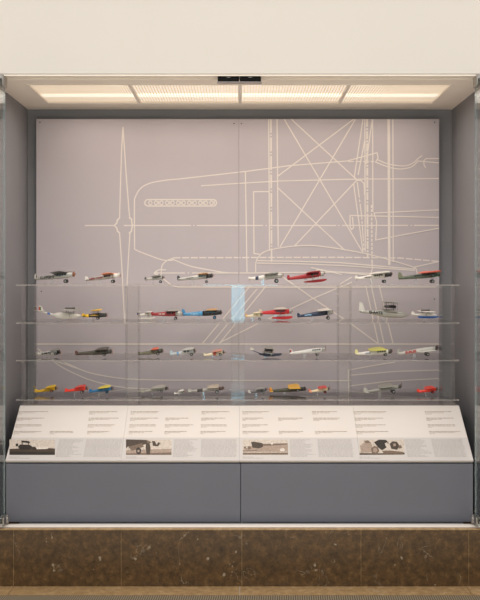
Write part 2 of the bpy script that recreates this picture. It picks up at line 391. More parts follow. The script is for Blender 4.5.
def drawing(px0, px1):
    m = MB(); x0, x1 = (px0-240)/SP, (px1-240)/SP
    for li_, (pts, wd) in enumerate(LINES):
        P = [((u-240)/SP, EYE-(v-280)/SP) for u, v in pts]
        hw = wd/SP/2*1.12
        V2 = [Vector(p) for p in P]; NV = []
        for i in range(len(V2)):
            d1 = (V2[i]-V2[i-1]).normalized() if i else None
            d2 = (V2[i+1]-V2[i]).normalized() if i < len(V2)-1 else None
            d1 = d1 or d2; d2 = d2 or d1
            n1 = Vector((-d1.y, d1.x)); n2 = Vector((-d2.y, d2.x)); nn = n1+n2
            if nn.length < .3: nn = n1
            nn = nn.normalized(); NV.append(nn*hw/max(.5, nn.dot(n1)))
        for i in range(len(V2)-1):
            a, b = V2[i], V2[i+1]; d = b-a; t0, t1 = 0., 1.; ok = d.length > 1e-6
            for p, dd, lo, hi in ((a.x, d.x, x0+.0025, x1-.0025), (a.y, d.y, ZB+.003, ZT-.002)):
                if abs(dd) < 1e-9:
                    if p < lo or p > hi: ok = False
                else:
                    u, v = sorted(((lo-p)/dd, (hi-p)/dd)); t0 = max(t0, u); t1 = min(t1, v)
            if not ok or t1 <= t0: continue
            A, B = a+d*t0, a+d*t1; na = NV[i].lerp(NV[i+1], t0); nb = NV[i].lerp(NV[i+1], t1)
            y = YP-.0006-li_*8e-6
            m.face([(p.x, y, p.y) for p in (A-na, B-nb, B+nb, A+na)])
    return m
for (a, b, lab, scr) in ((PX0, PSEAM-.06, 'left mauve-grey backdrop panel printed with a pale propeller and cowling drawing', [(40, 122.3), (234, 123.6), (41.5, 291.3)]),
                    (PSEAM+.06, PX1, 'right mauve-grey backdrop panel printed with crossed pale strut and wing lines', [(241.5, 123.6), (434.6, 122.3), (434.3, 299)])):
    xa, xb = (a-240)/SP, (b-240)/SP
    t = empty('backdrop_panel', ((xa+xb)/2, YP, ZB), lab, 'panel', 'backdrop panels')
    off = Vector(t.location)
    q = MB().bbox((xa, YP, ZB), (xb, YP+.012, ZT), .001); q.v = [tuple(Vector(p)-off) for p in q.v]; q.build('board', PANEL, t)
    sp = MB()
    for fx in (.1, .5, .9): sp.box((xa+(xb-xa)*fx-.02, YP+.0122, ZB+.1), (xa+(xb-xa)*fx+.02, YB-.0005, ZT-.1))
    sp.v = [tuple(Vector(p)-off) for p in sp.v]; sp.build('wall_batten', GREY, t)
    d = drawing(a, b); d.v = [tuple(Vector(p)-off) for p in d.v]; d.build_flat('line_drawing', INK, t)
    for (u, v) in scr:
        p = at(u, v, YP) - off
        MB().tube(p+Vector((0, -.003, 0)), p+Vector((0, .001, 0)), .0033, n=10).build('screw', DARK, t)

# ------------------------------------------------------------------ grey base cabinet and the sloping text panels
BX0, BX1 = -1.110, 1.105
LT = Vector((0, .015, .7835)); LB = Vector((0, -.262, .5625))      # slope line, top and bottom
t = empty('base_cabinet', (0, .07, LEDGE), 'grey two-door base cabinet under the sloping white text panels', 'cabinet')
b = MB(); o3 = Vector(t.location)
prof = [(-.236, LEDGE+.0005), (-.236, .545), (.034, .778), (.36, .778), (.36, LEDGE+.0005)]
b.loft([[(BX0, y, z) for y, z in prof], [(BX1, y, z) for y, z in prof]], sm=False)
b.v = [tuple(Vector(p)-o3) for p in b.v]; b.build('cabinet_body', BASEG, t)
for xa, xb in ((BX0+.001, .0015), (.0045, BX1-.001)):
    q = MB().bbox((xa, -.255, LEDGE+.002), (xb, -.2365, .5465), .0012); q.v = [tuple(Vector(p)-o3) for p in q.v]; q.build('cabinet_door', BASEG, t)
q = MB().box((BX0, .035, .7785), (BX1, .36, .7845)); q.v = [tuple(Vector(p)-o3) for p in q.v]; q.build('cabinet_top', [mat('shadow_toned_gloss_top', (140, 130, 128), .18, vary=.01)], t)  # top colour darkened to stand in for the shelf shadows on it

WHITE = mat('white_text_panel', (217, 208, 202), .45, vary=.01, scale=4)
BAND = mat('pale_grey_print_band', (198, 191, 188), .45, vary=.01, scale=4)
TXT = mat('brown_caption_print', (160, 142, 128), .6)
TXTG = mat('grey_text_print', (168, 160, 156), .6)
SEP = [mat('sepia_%d' % i, c_, .45, vary=.28, scale=170) for i, c_ in enumerate([(196, 182, 170), (66, 52, 42), (112, 92, 78), (158, 138, 124), (40, 31, 26), (212, 200, 190)])]
SL = (LB-LT); SN = Vector((0, -SL.z, SL.y)); SN = SN if SN.y < 0 else -SN; SN = Vector((0, SN.y, abs(SN.z))).normalized()
def onlabel(u, v, lift=0):
    # ray through (u,v) meets the slope plane
    d = Vector(((u-240)/F, 1, -(v-280)/F)); o = Vector((0, CAM_Y, EYE))
    k = (LT-o).dot(SN)/d.dot(SN); return o+d*k+SN*lift
def quad(m, u0, u1, v0, v1, lift, mi=0):
    m.face([onlabel(u0, v1, lift), onlabel(u1, v1, lift), onlabel(u1, v0, lift), onlabel(u0, v0, lift)], mi)
def pl(m, pts, lift, mi): m.face([onlabel(u, v, lift) for u, v in pts], mi)
def words(m, X0, X1, vv, h, mi=0, gap=.5):
    """a printed line of word-like marks, straight on the slope (X in metres at the slope)"""
    a = onlabel(240, vv, .0006); bq = onlabel(240, vv+h, .0006); x = X0
    while x < X1:
        L_ = random.uniform(.006, .022); e = min(x+L_, X1)
        m.face([(x, bq.y, bq.z), (e, bq.y, bq.z), (e, a.y, a.z), (x, a.y, a.z)], mi); x = e+random.uniform(.002, .004)*gap*2
def lx(u, v): return onlabel(u, v).x
def caption(m, u, u1, v):
    a, b_ = lx(u, v), lx(u1, v)
    words(m, a, b_-random.uniform(0, .02), v, .62); words(m, a, a+(b_-a)*random.uniform(.5, .95), v+1.3, .42); words(m, a, a+(b_-a)*random.uniform(.12, .22), v+2.5, .38)
def block(m, u0, u1, v0, v1, ragged=False):
    v = v0; a, b_ = lx(u0, (v0+v1)/2), lx(u1, (v0+v1)/2)
    while v < v1:
        words(m, a, b_ - (random.uniform(0, .5)*(b_-a) if ragged else random.uniform(0, .006)), v, .48, 1, .5); v += 1.12
cuts = [BX0, (124.6-240)/204.5, -.003, (356.5-240)/204.5, BX1]
R = (411.4, 417.9, 424.6, 431.2)
CAPS = [[(18.5, 50, R[0]), (17, 46.5, R[1]), (15.8, 45, R[2]), (14.2, 42, R[3]), (50, 75.5, R[3]), (89.5, 118.5, R[0]), (88.8, 119, R[1]), (88, 117, R[2]), (87.4, 113, R[3])],
        [(131, 161, R[0]), (130.3, 161, R[1]), (129.6, 160, R[2]), (129, 155, R[3]), (165.5, 190, R[1]), (165, 196, R[2]), (164.6, 190, R[3]), (201.5, 232, R[0]), (201.3, 229, R[1]), (201, 229, R[2]), (200.6, 229, R[3])],
        [(242.4, 270, R[0]), (242.5, 266, R[1]), (242.5, 268, R[2]), (242.6, 271, R[3]), (278.2, 304, R[1]), (278.8, 306, R[3]), (312, 339, R[0]), (313, 343, R[1]), (315, 349, R[3])],
        [(353.5, 387, R[0]), (354.6, 385, R[1]), (355.6, 389, R[2]), (356.4, 389.5, R[3]), (424.6, 454.6, R[0]), (426, 455, R[1]), (427.5, 457, R[2]), (429, 463, R[3])]]
BLOCKS = [[(57.5, 83, True), (85, 121.5, False)], [(173.5, 199, True), (201, 237, False)], [(290, 316, True), (318, 353, False)], [(406, 431, True), (433, 465, False)]]
PH = [(9.5, 55), (126, 171.5), (242.8, 288), (359.5, 404.5)]
labs = ['leftmost sloping white text panel with a dark photograph of a parked biplane', 'second sloping text panel with a photograph of a standing man beside a propeller',
        'third sloping text panel with a faded photograph of an aircraft tail on a field', 'rightmost sloping text panel with a photograph of people crowding around engines']
for i in range(4):
    a, b_ = cuts[i]+.0004, cuts[i+1]-.0004
    mid = (LT+LB)/2
    t = empty('text_panel', ((a+b_)/2, LB.y, LB.z), labs[i], 'panel', 'sloping text panels')
    off = Vector(t.location)
    def fin(m, n, mt, par=t, flat=True):
        m.v = [tuple(Vector(p)-off) for p in m.v]; return (m.build_flat if flat else m.build)(n, mt, par)
    m = MB(); th = .012
    top = [LT, LB, LB-SN*th, LT-SN*th]
    m.loft([[(a, p.y, p.z) for p in top], [(b_, p.y, p.z) for p in top]], sm=False)
    fin(m, 'panel_board', WHITE, flat=False)
    # printed grey band on the lower part
    m = MB(); p0 = onlabel(240, 437.6, .0003); p1 = onlabel(240, 460.6, .0003)
    m.face([(a, p1.y, p1.z), (b_, p1.y, p1.z), (b_, p0.y, p0.z), (a, p0.y, p0.z)]); fin(m, 'print_band', BAND)
    for u, u1, v in CAPS[i]:
        m = MB(); caption(m, u, u1, v); fin(m, 'caption', [TXT, TXTG])
    for u, u1, rg in BLOCKS[i]:
        m = MB(); block(m, u, u1, 439.6, 456.5, rg); fin(m, 'text_block', [TXT, TXTG])
    m = MB(); u0, u1 = PH[i]; words(m, lx(u0, 457), lx(u0, 457)+.05, 456.8, .5, 1); words(m, lx(u0, 457), lx(u0, 457)+.10, 458, .5, 1)
    fin(m, 'photo_credit', [TXT, TXTG])
    m = MB(); v0, v1 = 439.5, 455.0
    if i == 0:
        quad(m, u0, u1, v0, v1, .0006, 0); pl(m, [(u0, 455), (u1, 455), (u1, 448.6), (40, 447.6), (u0, 449)], .0008, 1)
        pl(m, [(u0, 455), (u1, 455), (u1, 452.5), (u0, 451.5)], .001, 4)
        pl(m, [(21, 440.6), (29, 441.2), (30.5, 443.4), (22.6, 442.6)], .001, 4); pl(m, [(18, 447), (20, 444.6), (30, 445), (33, 447.4), (30, 449.6), (20, 449.8)], .001, 4)
        pl(m, [(15.5, 444), (18, 443.5), (18.4, 446.4), (16, 446.6)], .001, 4); pl(m, [(32.4, 447), (35.6, 446.8), (35.8, 449.8), (33, 449.8)], .001, 4)
        pl(m, [(21.4, 441.4), (22.4, 441.4), (23, 447), (22, 447)], .001, 1); pl(m, [(28, 441.4), (29, 441.4), (28.6, 447), (27.6, 447)], .001, 1)
        pl(m, [(36, 447.6), (48, 447), (48, 449), (37, 449.4)], .001, 5)
    elif i == 1:
        quad(m, u0, u1, v0, v1, .0006, 0); pl(m, [(u0, 455), (u1, 455), (u1, 448.8), (u0, 450.2)], .0008, 3); pl(m, [(u0, 455), (u1, 455), (u1, 452.6), (u0, 453.6)], .0009, 2)
        pl(m, [(u0, 439.5), (146, 440), (152, 442.4), (140, 446), (128, 446.6), (u0, 448.6)], .001, 1); pl(m, [(u0+2, 447), (142, 443.2), (144, 447), (132, 451)], .0011, 2)
        pl(m, [(136, 449), (138.4, 447.4), (141, 449), (141, 453), (138.6, 454.6), (136.4, 453)], .0012, 4); pl(m, [(137.4, 450), (139.6, 450), (139.6, 452.4), (137.4, 452.4)], .0014, 3)
        pl(m, [(146, 443.6), (149.6, 443), (150.6, 448), (150, 454.4), (146.6, 454.4), (145.6, 448)], .0012, 1); pl(m, [(147, 440.9), (149.2, 440.9), (149.4, 443), (147, 443)], .0013, 2)
        pl(m, [(152, 441), (155, 441.4), (156.4, 444.6), (160, 444), (158, 446.6), (153, 446)], .0012, 1); pl(m, [(158, 442.4), (161, 443.4), (157, 445)], .0013, 1)
    elif i == 2:
        quad(m, u0, u1, v0, v1, .0006, 0); pl(m, [(u0, 454.8), (u1, 454.8), (u1, 452.6), (u0, 452.8)], .0008, 2); pl(m, [(u0, 452), (u1, 452), (u1, 445), (256, 444.4), (u0, 449.6)], .0007, 3)
        pl(m, [(251, 442), (254, 441.8), (262.6, 443.2), (263, 447), (259, 448.6), (252.4, 447.6)], .001, 1); pl(m, [(262, 444), (287.5, 443.4), (287.5, 444.8), (263, 446)], .001, 2)
        pl(m, [(243.6, 446.8), (246, 446.6), (246.2, 448.6), (244, 448.8)], .001, 2); pl(m, [(247.6, 446.6), (250.6, 446.2), (251, 449.4), (248, 449.6)], .001, 2); pl(m, [(243, 450.8), (257, 450), (257, 450.8), (243, 451.4)], .001, 2)
        pl(m, [(280, 449), (283, 448), (285, 450), (284, 451.4), (280.4, 451.2)], .001, 5); pl(m, [(270.8, 443), (273, 443), (273, 444.6), (271, 444.6)], .0012, 5)
    else:
        quad(m, u0, u1, v0, v1, .0006, 0); pl(m, [(u0, 455), (u1, 454.6), (u1, 452.6), (380, 453.4), (u0, 453.2)], .0008, 1)
        pl(m, [(360, 446), (364, 442.4), (371, 442.6), (373, 448), (372, 452.4), (361, 453)], .0009, 3); pl(m, [(364, 441), (368, 440.4), (371, 443), (366, 443.4)], .001, 2)
        pl(m, [(371, 449), (374, 446), (377.6, 447), (379.4, 451), (377, 454.4), (372, 453.6)], .0011, 2); pl(m, [(373, 449), (376, 448), (377.6, 450.6), (376, 452.6), (373.2, 452)], .0012, 3)
        pl(m, [(374, 442.4), (379, 439.8), (386, 440), (388.6, 443), (386, 448), (382, 450.4), (378, 447.6)], .0012, 4); pl(m, [(384.6, 443.6), (387.4, 442.4), (388, 446), (386, 447)], .0014, 0)
        pl(m, [(389.6, 444), (392.6, 441.4), (397, 442), (399.6, 446), (397, 450), (391.4, 449)], .0012, 1); pl(m, [(393, 444), (395.6, 443.6), (396, 446), (393.6, 446.6)], .0014, 3)
        pl(m, [(382, 451), (390, 450.6), (403, 452), (403, 454), (384, 454)], .0011, 2); pl(m, [(398, 446), (401, 445), (402, 448), (399, 449)], .0012, 2)
    fin(m, 'photograph', SEP)

# ------------------------------------------------------------------ clear acrylic shelves and their hollow risers
ACR = clear('clear_acrylic', (.992, .992, .99), f0=.03); ACT = clear('thin_clear_acrylic', (.997, .997, .995), f0=.016); AEDGE = clear('polished_acrylic_edge', (.96, .96, .95), .22, (222, 214, 208))
SHZ = [1.3946, 1.2056, 1.019, .8224]; TH = .006; SY0, SY1 = -.047, .372
GX0, GX1 = -1.114, 1.09
where = ['top clear acrylic shelf, at eye level', 'second clear acrylic shelf from the top', 'third clear acrylic shelf from the top', 'bottom clear acrylic shelf just above the text panels']
for z, lab in zip(SHZ, where):
    t = MB(); x0, x1, y0, y1, z0, z1 = GX0, GX1, SY0, SY1, z-TH, z
    V = [(x0,y0,z0),(x1,y0,z0),(x1,y1,z0),(x0,y1,z0),(x0,y0,z1),(x1,y0,z1),(x1,y1,z1),(x0,y1,z1)]
    t.poly(V, [(0,3,2,1),(4,5,6,7)], 0); t.poly(V, [(0,1,5,4),(1,2,6,5),(2,3,7,6),(3,0,4,7)], 1)
    t.v = [(p[0]+.012, p[1]-.16, p[2]-z0) for p in t.v]
    o = t.build('acrylic_shelf', [ACR, AEDGE]); o.location = (-.012, .16, z0)
    tag(o, lab, 'shelf', 'clear shelves')
rx = [-1.072, -.546, -.010, .530, 1.052]
rn = ['far left end', 'left of centre', 'centre', 'right of centre', 'far right end']
lv = [('directly under the top shelf', 1), ('directly under the second shelf', 2), ('directly under the third shelf', 3), ('below the bottom shelf', 4)]
def riser(w, d, h):
    m = MB(); k = .003
    for a, b in (((-w/2, -d/2), (w/2, -d/2+k)), ((-w/2, d/2-k), (w/2, d/2)), ((-w/2, -d/2+k), (-w/2+k, d/2-k)), ((w/2-k, -d/2+k), (w/2, d/2-k))):
        m.box((a[0], a[1], 0), (b[0], b[1], h))
    i = len(m.f)
    m.mi = [0]*i
    for fi, f in enumerate(m.f):      # cut top and bottom rims
        zs = {round(m.v[k_][2], 5) for k_ in f}
        if len(zs) == 1: m.mi[fi] = 1
    return m
for txt, li in lv:
    ztop = SHZ[li-1]-TH-.0004; zbot = (SHZ[li] if li < 4 else .7845)+.0004
    for x, nm in zip(rx, rn):
        o = riser(.066, .09, ztop-zbot).build('acrylic_riser', [ACT, AEDGE]); o.location = (x, .057, zbot)
        tag(o, 'clear riser at %s, %s' % (nm, txt), 'riser', 'clear risers between the shelves')

# ------------------------------------------------------------------ the model airplanes
def pm(rgb, rough=.35, metal=0.):
    if rgb == (174, 170, 163): metal, rough = .35, .32
    return mat('model_paint_%d_%d_%d' % rgb, rgb, rough, metal, vary=.08, scale=120)
SIL = (174, 170, 163); WHT = (222, 215, 206); BLK = (34, 31, 29); DGR = (70, 66, 62); RED = (158, 26, 31); ORG = (222, 128, 74); TAN = (206, 158, 104)
YEL = (240, 192, 36); NAVY = (38, 48, 74); BLUE = (78, 146, 190); OLV = (84, 80, 60); GRN = (86, 92, 74); CRM = (222, 208, 178); VERM = (236, 62, 44); BRZ = (142, 86, 62)
RUB = mat('black_rubber', (26, 24, 23), .7); STRUT = mat('grey_strut', (120, 114, 108), .4, .5); WINDOW = mat('dark_cabin_glazing', (40, 38, 38), .15)
MARK = {}
def glyphs(txt, size, color, name, parent, loc, rot):
    cu = bpy.data.curves.new(name, 'FONT'); cu.body = txt; cu.size = size; cu.align_x = 'CENTER'; cu.align_y = 'CENTER'; cu.extrude = .0006; cu.offset = size*.05; cu.resolution_u = 2
    tmp = bpy.data.objects.new('tmp_text', cu); COL.objects.link(tmp)
    dg = bpy.context.evaluated_depsgraph_get(); me = bpy.data.meshes.new_from_object(tmp.evaluated_get(dg))
    bpy.data.objects.remove(tmp); me.materials.clear(); me.materials.append(color)
    o = bpy.data.objects.new(name, me); COL.objects.link(o); o.parent = parent; o.location = loc; o.rotation_euler = rot
    return o

def plane(row, x0, x1, vt, vn, label, body=SIL, half=1.6, nose=None, nose_from=.86, wing=None, lower=None, wing_span=.26, fin=None, fin_h=4, fin_c=4, stripes=None,
          wheels=None, wheel_r=1.3, wheel_c=None, floats=None, boat=False, hull=None, engine='radial', prop=True, text=None, text_c=BLK, cabin=None,
          Y=.1, yaw=0, group=None, pylon=None, tail_span=.085, stand=False, metal=.0, boom=False, band=None, prop_h=3.6):
    """side-on model, nose to the right; all in pixels of its own depth turned into metres"""
    s = sx(Y); k = 1/s; zs = SHZ[row]; vb = 280 + (EYE-zs)*s
    X = lambda u: (u-(x0+x1)/2)*k
    Zv = lambda v: (vb-v)*k
    dv = (0, 0, .4, .8)[row]; vt += dv; vn += dv; wing = wing and (wing[0], wing[1], wing[2]+dv) + tuple(wing[3:])
    half *= (1.35, 1.35, 1.3, 1.15)[row]; wheel_r *= 1.1; wing_span *= (.95, .8, .58, .45)[row]; stand = True; hov = (1.3, 1.5, 1.4, 2.4)[row]
    root = empty('model_airplane', ((((x0+x1)/2)-240)*k, Y, zs+.0003), label, 'model airplane', group)
    root.rotation_euler = (0, 0, math.radians(yaw))
    bm = pm(body, .35, metal); nm_ = pm(nose, .35) if nose else bm
    L_ = x1-x0; xe = x1-(.8 if prop else 0)
    cz = lambda t: vn + (vt-vn)*max(0, 1-t/.42) if boat == 2 else vt + (vn-vt)*t
    # ---- fuselage
    prof = [(0, .36), (.04, .50), (.15, .62), (.3, .74), (.45, .88), (.58, 1.), (.72, 1.02), (.86, .95), (.94, .84), (1, .58)]
    if boat: prof = [(0, .2), (.05, .3), (.18, .42), (.32, .62), (.45, .95), (.6, 1.08), (.75, 1.), (.88, .8), (.96, .5), (1, .2)]
    def ring(t, r, n=12):
        u = x0 + .6 + (xe-x0-.6)*t; v = cz(t); hh = r*half*k; hw = hh*.82; out = []
        for q in range(n):
            a = 2*math.pi*q/n; cy, sz = math.cos(a), math.sin(a)
            e = .75
            yy = hw*math.copysign(abs(cy)**e, cy); zz = hh*math.copysign(abs(sz)**e, sz)
            if boat and sz < -.3: yy *= .6; zz *= 1.05
            out.append((X(u), yy, Zv(v)+zz))
        return out
    if boat == 2: prof = [(0, .16), (.15, .2), (.3, .28), (.36, .34), (.42, .8), (.55, .98), (.75, .92), (.9, .62), (1, .2)]
    rearp = [(t, r) for t, r in prof if t <= nose_from] if nose else prof
    if nose:
        import bisect
        def rad(t):
            for (a, ra), (b, rb) in zip(prof, prof[1:]):
                if a <= t <= b: return ra+(rb-ra)*(t-a)/(b-a)
            return prof[-1][1]
        rp = rearp + ([(nose_from, rad(nose_from))] if rearp[-1][0] < nose_from-1e-6 else [])
        MB().loft([ring(t, r) for t, r in rp]).build('fuselage', bm, root)
        fp = [(nose_from, rad(nose_from)*1.02)] + [(t, r*1.03) for t, r in prof if t > nose_from]
        MB().loft([ring(t, r) for t, r in fp]).build('nose_section', nm_, root)
    else:
        MB().loft([ring(t, r) for t, r in prof]).build('fuselage', bm, root)
    if band:
        fb = MB(); t0, t1, c_ = band
        def rad2(t):
            for (a, ra), (b, rb) in zip(prof, prof[1:]):
                if a <= t <= b: return ra+(rb-ra)*(t-a)/(b-a)
            return .5
        fb.loft([ring(t, rad2(t)*1.05) for t in (t0, (t0+t1)/2, t1)]); fb.build('fuselage_band', pm(c_), root)
    if hull:                                            # coloured planing bottom
        ha, hb, hv, hc = hull; h = MB(); rings = []
        for t, r in ((0, .3), (.12, .8), (.5, 1), (.8, .85), (1, .2)):
            u = ha+(hb-ha)*t; w_ = 1.7*k*r
            rings.append([(X(u), -w_, Zv(hv)+1.1*k), (X(u), 0, Zv(hv)-1.25*k*r+.2*k), (X(u), w_, Zv(hv)+1.1*k), (X(u), 0, Zv(hv)+1.3*k)])
        h.loft(rings, sm=False).build('hull_bottom', pm(hc), root)
    # ---- wings
    def mkwing(wg, name, span):
        ua, ub, v, c_ = wg[:4]; dih = wg[4] if len(wg) > 4 else 1.0
        m = MB(); rings = []; tilt = -(vn-vt)/max(L_, 1)*(ub-ua)*k*.8
        th = max(.55*k, (ub-ua)*.055*k)
        for f in (-1, -.9, -.5, 0, .5, .9, 1):
            tp = 1-.18*abs(f)**3; dz = abs(f)*dih*k
            c0 = X(ua)+(X(ub)-X(ua))*(1-tp)*.5; c1 = X(ub)-(X(ub)-X(ua))*(1-tp)*.25; w_ = c1-c0
            e = .35 if abs(f) == 1 else 1
            z = Zv(v)+dz; y = f*span/2
            rings.append([(c0, y, z), (c0+w_*.35, y, z+th*e+tilt*.4), (c0+w_*.75, y, z+th*1.25*e+tilt*.75), (c0+w_*.97, y, z+th*.6*e+tilt), (c0+w_, y, z+tilt), (c0+w_*.9, y, z-th*.35*e+tilt*.9), (c0+w_*.4, y, z-th*.25*e+tilt*.4)])
        m.loft(rings, sm=False).build(name, pm(c_), root)
    stv = MB()
    if wing:
        if not lower and not pylon:
            vm = vn+(vt-vn)*(x1-(wing[0]+wing[1])/2)/L_
            if wing[2] < vm: wing = (wing[0], wing[1], vm-half*.95-(vt-vn)/L_*(wing[1]-wing[0])*.4*-1) + tuple(wing[3:])
        mkwing(wing, 'upper_wing' if lower else 'wing', wing_span)
        tz = (lambda u: vn) if boat == 2 else (lambda u: (vn+(vt-vn)*(x1-u)/L_))
        ua, ub, v = wing[:3]
        if lower:
            mkwing(lower, 'lower_wing', wing_span*.95)
            for f in (-.36, -.12, .12, .36):
                for q in (.2, .8):
                    st = MB().tube((X(lower[0]+(lower[1]-lower[0])*q), f*wing_span, Zv(lower[2])), (X(ua+(ub-ua)*q), f*wing_span, Zv(v)), .0009, n=5); st.build('wing_strut', STRUT, root)
        else:
            um = (ua+ub)/2
            for f in (-1, 1):
                st = MB().tube((X(um), f*half*.6*k, Zv(tz(um))-half*.5*k), (X(um), f*wing_span*.27, Zv(v)+.5*k), .0010, n=5); st.build('wing_strut', STRUT, root)
        if pylon or (tz((ua+ub)/2)-half-v > .8):
            for q in (.25, .75):
                u = ua+(ub-ua)*q
                for f in (-1, 1): MB().tube((X(u), f*half*.4*k, Zv(tz(u))+half*.5*k), (X(u), f*half*.5*k, Zv(v)+.2*k), .0011, n=5).build('cabane_strut', STRUT, root)
    if wing and pylon:
        c1 = pm(DGR, .4, .4); q_ = 1.5 if L_ > 45 and lower else .8; ua, ub, v = wing[:3]; vv = (v+lower[2])/2 if lower else v-1.2
        for f in ((-1, 1) if lower else (0,)):
            m = MB(); m.tube((X(ua+(ub-ua)*.15), f*.03, Zv(vv)), (X(ua+(ub-ua)*.8), f*.03, Zv(vv)), q_*.65*k, q_*k, n=10); m.ball((X(ua+(ub-ua)*.8), f*.03, Zv(vv)), q_*.8*k, q_*.9*k, q_*.9*k)
            m.build('engine_nacelle', c1, root)
    # ---- tail
    fc = pm(fin) if fin else bm
    bh = Zv(vt); t0 = X(x0)
    P = [(t0+.6*k, bh-.7*k), (t0, bh+.8*k), (t0+.1*k, bh+fin_h*.75*k), (t0+.9*k, bh+fin_h*k), (t0+fin_c*.55*k, bh+fin_h*.86*k), (t0+fin_c*.95*k, bh+.7*k), (t0+fin_c*k, bh)]
    y = .35*k
    m = MB(); m.loft([[(a, -y, b) for a, b in P], [(a, y, b) for a, b in P]], sm=False); m.build('tail_fin', fc, root)
    if stripes:
        for q, c_ in enumerate(stripes):
            a = t0+.3*k+q*fin_c*.24*k; b = a+fin_c*.24*k
            MB().box((a, -y*1.35, bh+.5*k), (b, y*1.35, bh+fin_h*.74*k)).build('rudder_stripe', pm(c_), root)
    m = MB(); c0, c1 = t0+.6*k, t0+(fin_c*1.05)*k; z = bh+.35*k; q = tail_span/2
    ringsT = [[(c0+(c1-c0)*a, f*q, z-.15*k), (c0+(c1-c0)*a, f*q, z+.25*k), (c1-(c1-c0)*b, f*q, z+.25*k), (c1-(c1-c0)*b, f*q, z-.15*k)] for f, a, b in ((-1, .15, .35), (-.7, 0, .1), (.7, 0, .1), (1, .15, .35))]
    m.loft(ringsT, sm=False).build('tailplane', fc, root)
    # ---- engine and propeller
    un = x1-.9
    if engine == 'radial':
        m = MB(); m.tube((X(un-1.6), 0, Zv(vn)), (X(un), 0, Zv(vn)), half*.80*k, half*.72*k, n=12)
        for a in range(9):
            q = 2*math.pi*a/9; m.tube((X(un-.8), half*.6*k*math.cos(q), Zv(vn)+half*.6*k*math.sin(q)), (X(un-.8), half*1.08*k*math.cos(q), Zv(vn)+half*1.08*k*math.sin(q)), .42*k, .36*k, n=6)
        m.build('engine', nm_ if nose else pm(DGR, .4, .5), root)
    if prop and not pylon:
        p = MB(); xp = X(x1-.35); z = Zv(vn); a0 = .35 + (x0*.37) % 1.2
        for f in (-1, 1):
            d = Vector((0, math.sin(a0)*f, math.cos(a0)*f)); e = Vector((0, d.z, -d.y))
            prof_ = [(.1, .25), (.4, .5), (.75, .45), (1., .12)]
            L1 = [Vector((xp, 0, z))+d*prop_h*k*t+e*wd*k for t, wd in prof_]; L2 = [Vector((xp+.25*k, 0, z))+d*prop_h*k*t-e*wd*k for t, wd in prof_]
            for i in range(3):
                for dx in (0, .0006): p.face([L1[i]+Vector((dx, 0, 0)), L1[i+1]+Vector((dx, 0, 0)), L2[i+1]+Vector((dx, 0, 0)), L2[i]+Vector((dx, 0, 0))])
        p.ball((xp, 0, z), .7*k, .5*k, .5*k); p.build('propeller', pm(BRZ, .4), root)
    # ---- cabin glazing
    if cabin:
        ua, ub = cabin; tz = lambda u: (vn+(vt-vn)*(x1-u)/L_)
        m = MB(); n = max(2, int((ub-ua)/2.2))
        for f in (-1, 1):
            for q in range(n):
                a = ua+(ub-ua)*q/n; b = ua+(ub-ua)*(q+.72)/n; yy = f*half*.80*k
                za, zb = Zv(tz(a)), Zv(tz(b))
                c_ = [(X(a), za+.05*half*k), (X(b), zb+.05*half*k), (X(b), zb+.62*half*k), (X(a), za+.62*half*k)]
                m.loft([[(p_, yy*.9, r_) for p_, r_ in c_], [(p_, yy*1.12, r_) for p_, r_ in c_]], sm=False)
        m.build('cabin_windows', WINDOW, root)
    # ---- undercarriage, skid, floats, stand
    if wheels:
        tz = vn+(vt-vn)*(x1-wheels)/L_; tr = .018 if L_ > 28 else .012
        for f in (-1, 1):
            m = MB(); c_ = Vector((X(wheels), f*tr, (wheel_r+hov)*k)); n = 14
            rr = [(wheel_r*.6, -.55), (wheel_r*.92, -.5), (wheel_r, -.2), (wheel_r, .2), (wheel_r*.92, .5), (wheel_r*.6, .55)]
            m.loft([[(c_.x+r*k*math.cos(2*math.pi*q/n+math.pi/2), c_.y+d*k, c_.z+r*k*math.sin(2*math.pi*q/n+math.pi/2)) for q in range(n)] for r, d in rr])
            wh = m.build('wheel', RUB, root)
            m = MB(); m.tube((c_.x, c_.y-.6*k, c_.z), (c_.x, c_.y+.6*k, c_.z), wheel_r*.5*k, n=10); m.build('wheel_hub', pm(wheel_c or SIL), wh)
            m = MB(); m.tube((c_.x-.2*k, f*half*.5*k, Zv(tz)-half*.4*k), (c_.x, c_.y-f*.7*k, c_.z), .0008, n=6); m.tube((X(wheels+2.2), f*half*.5*k, Zv(tz)-half*.4*k), (c_.x, c_.y-f*.7*k, c_.z), .0007, n=6)
            m.build('gear_leg', bm, root)
    if floats:
        fa, fb_, fcol = floats[:3]; hgt = (floats[3] if len(floats) > 3 else 2.6); lift = .3
        for f in (-1, 1):
            m = MB(); rings = []
            for t, r, up in ((0, .25, .5), (.08, .55, .35), (.35, .85, .12), (.55, 1, 0), (.8, .95, .1), (.93, .7, .45), (1, .2, .9)):
                u = fa+(fb_-fa)*t; hh = hgt*k*.5*r; zc = (hov*.4+.5*hgt)*k + up*hgt*.35*k + t*(fb_-fa)*k*max(0, (vt-vn)/L_)*.8; yc = f*.026; w_ = 1.1*k*r
                rings.append([(X(u), yc-w_, zc+hh*.5), (X(u), yc-w_, zc-hh*.3), (X(u), yc, zc-hh), (X(u), yc+w_, zc-hh*.3), (X(u), yc+w_, zc+hh*.5), (X(u), yc, zc+hh)])
            m.loft(rings, sm=False).build('float', pm(fcol), root)
            for t in (.38, .68):
                u = fa+(fb_-fa)*t; tz = vn+(vt-vn)*(x1-u)/L_
                MB().tube((X(u), f*.026, (hov*.4+hgt*.8)*k+t*(fb_-fa)*k*max(0, (vt-vn)/L_)*.8), (X(u), f*half*.5*k, Zv(tz)-half*.3*k), .0014, n=6).build('float_strut', pm(WHT), root)
    zt = Zv(vt)-.5*k
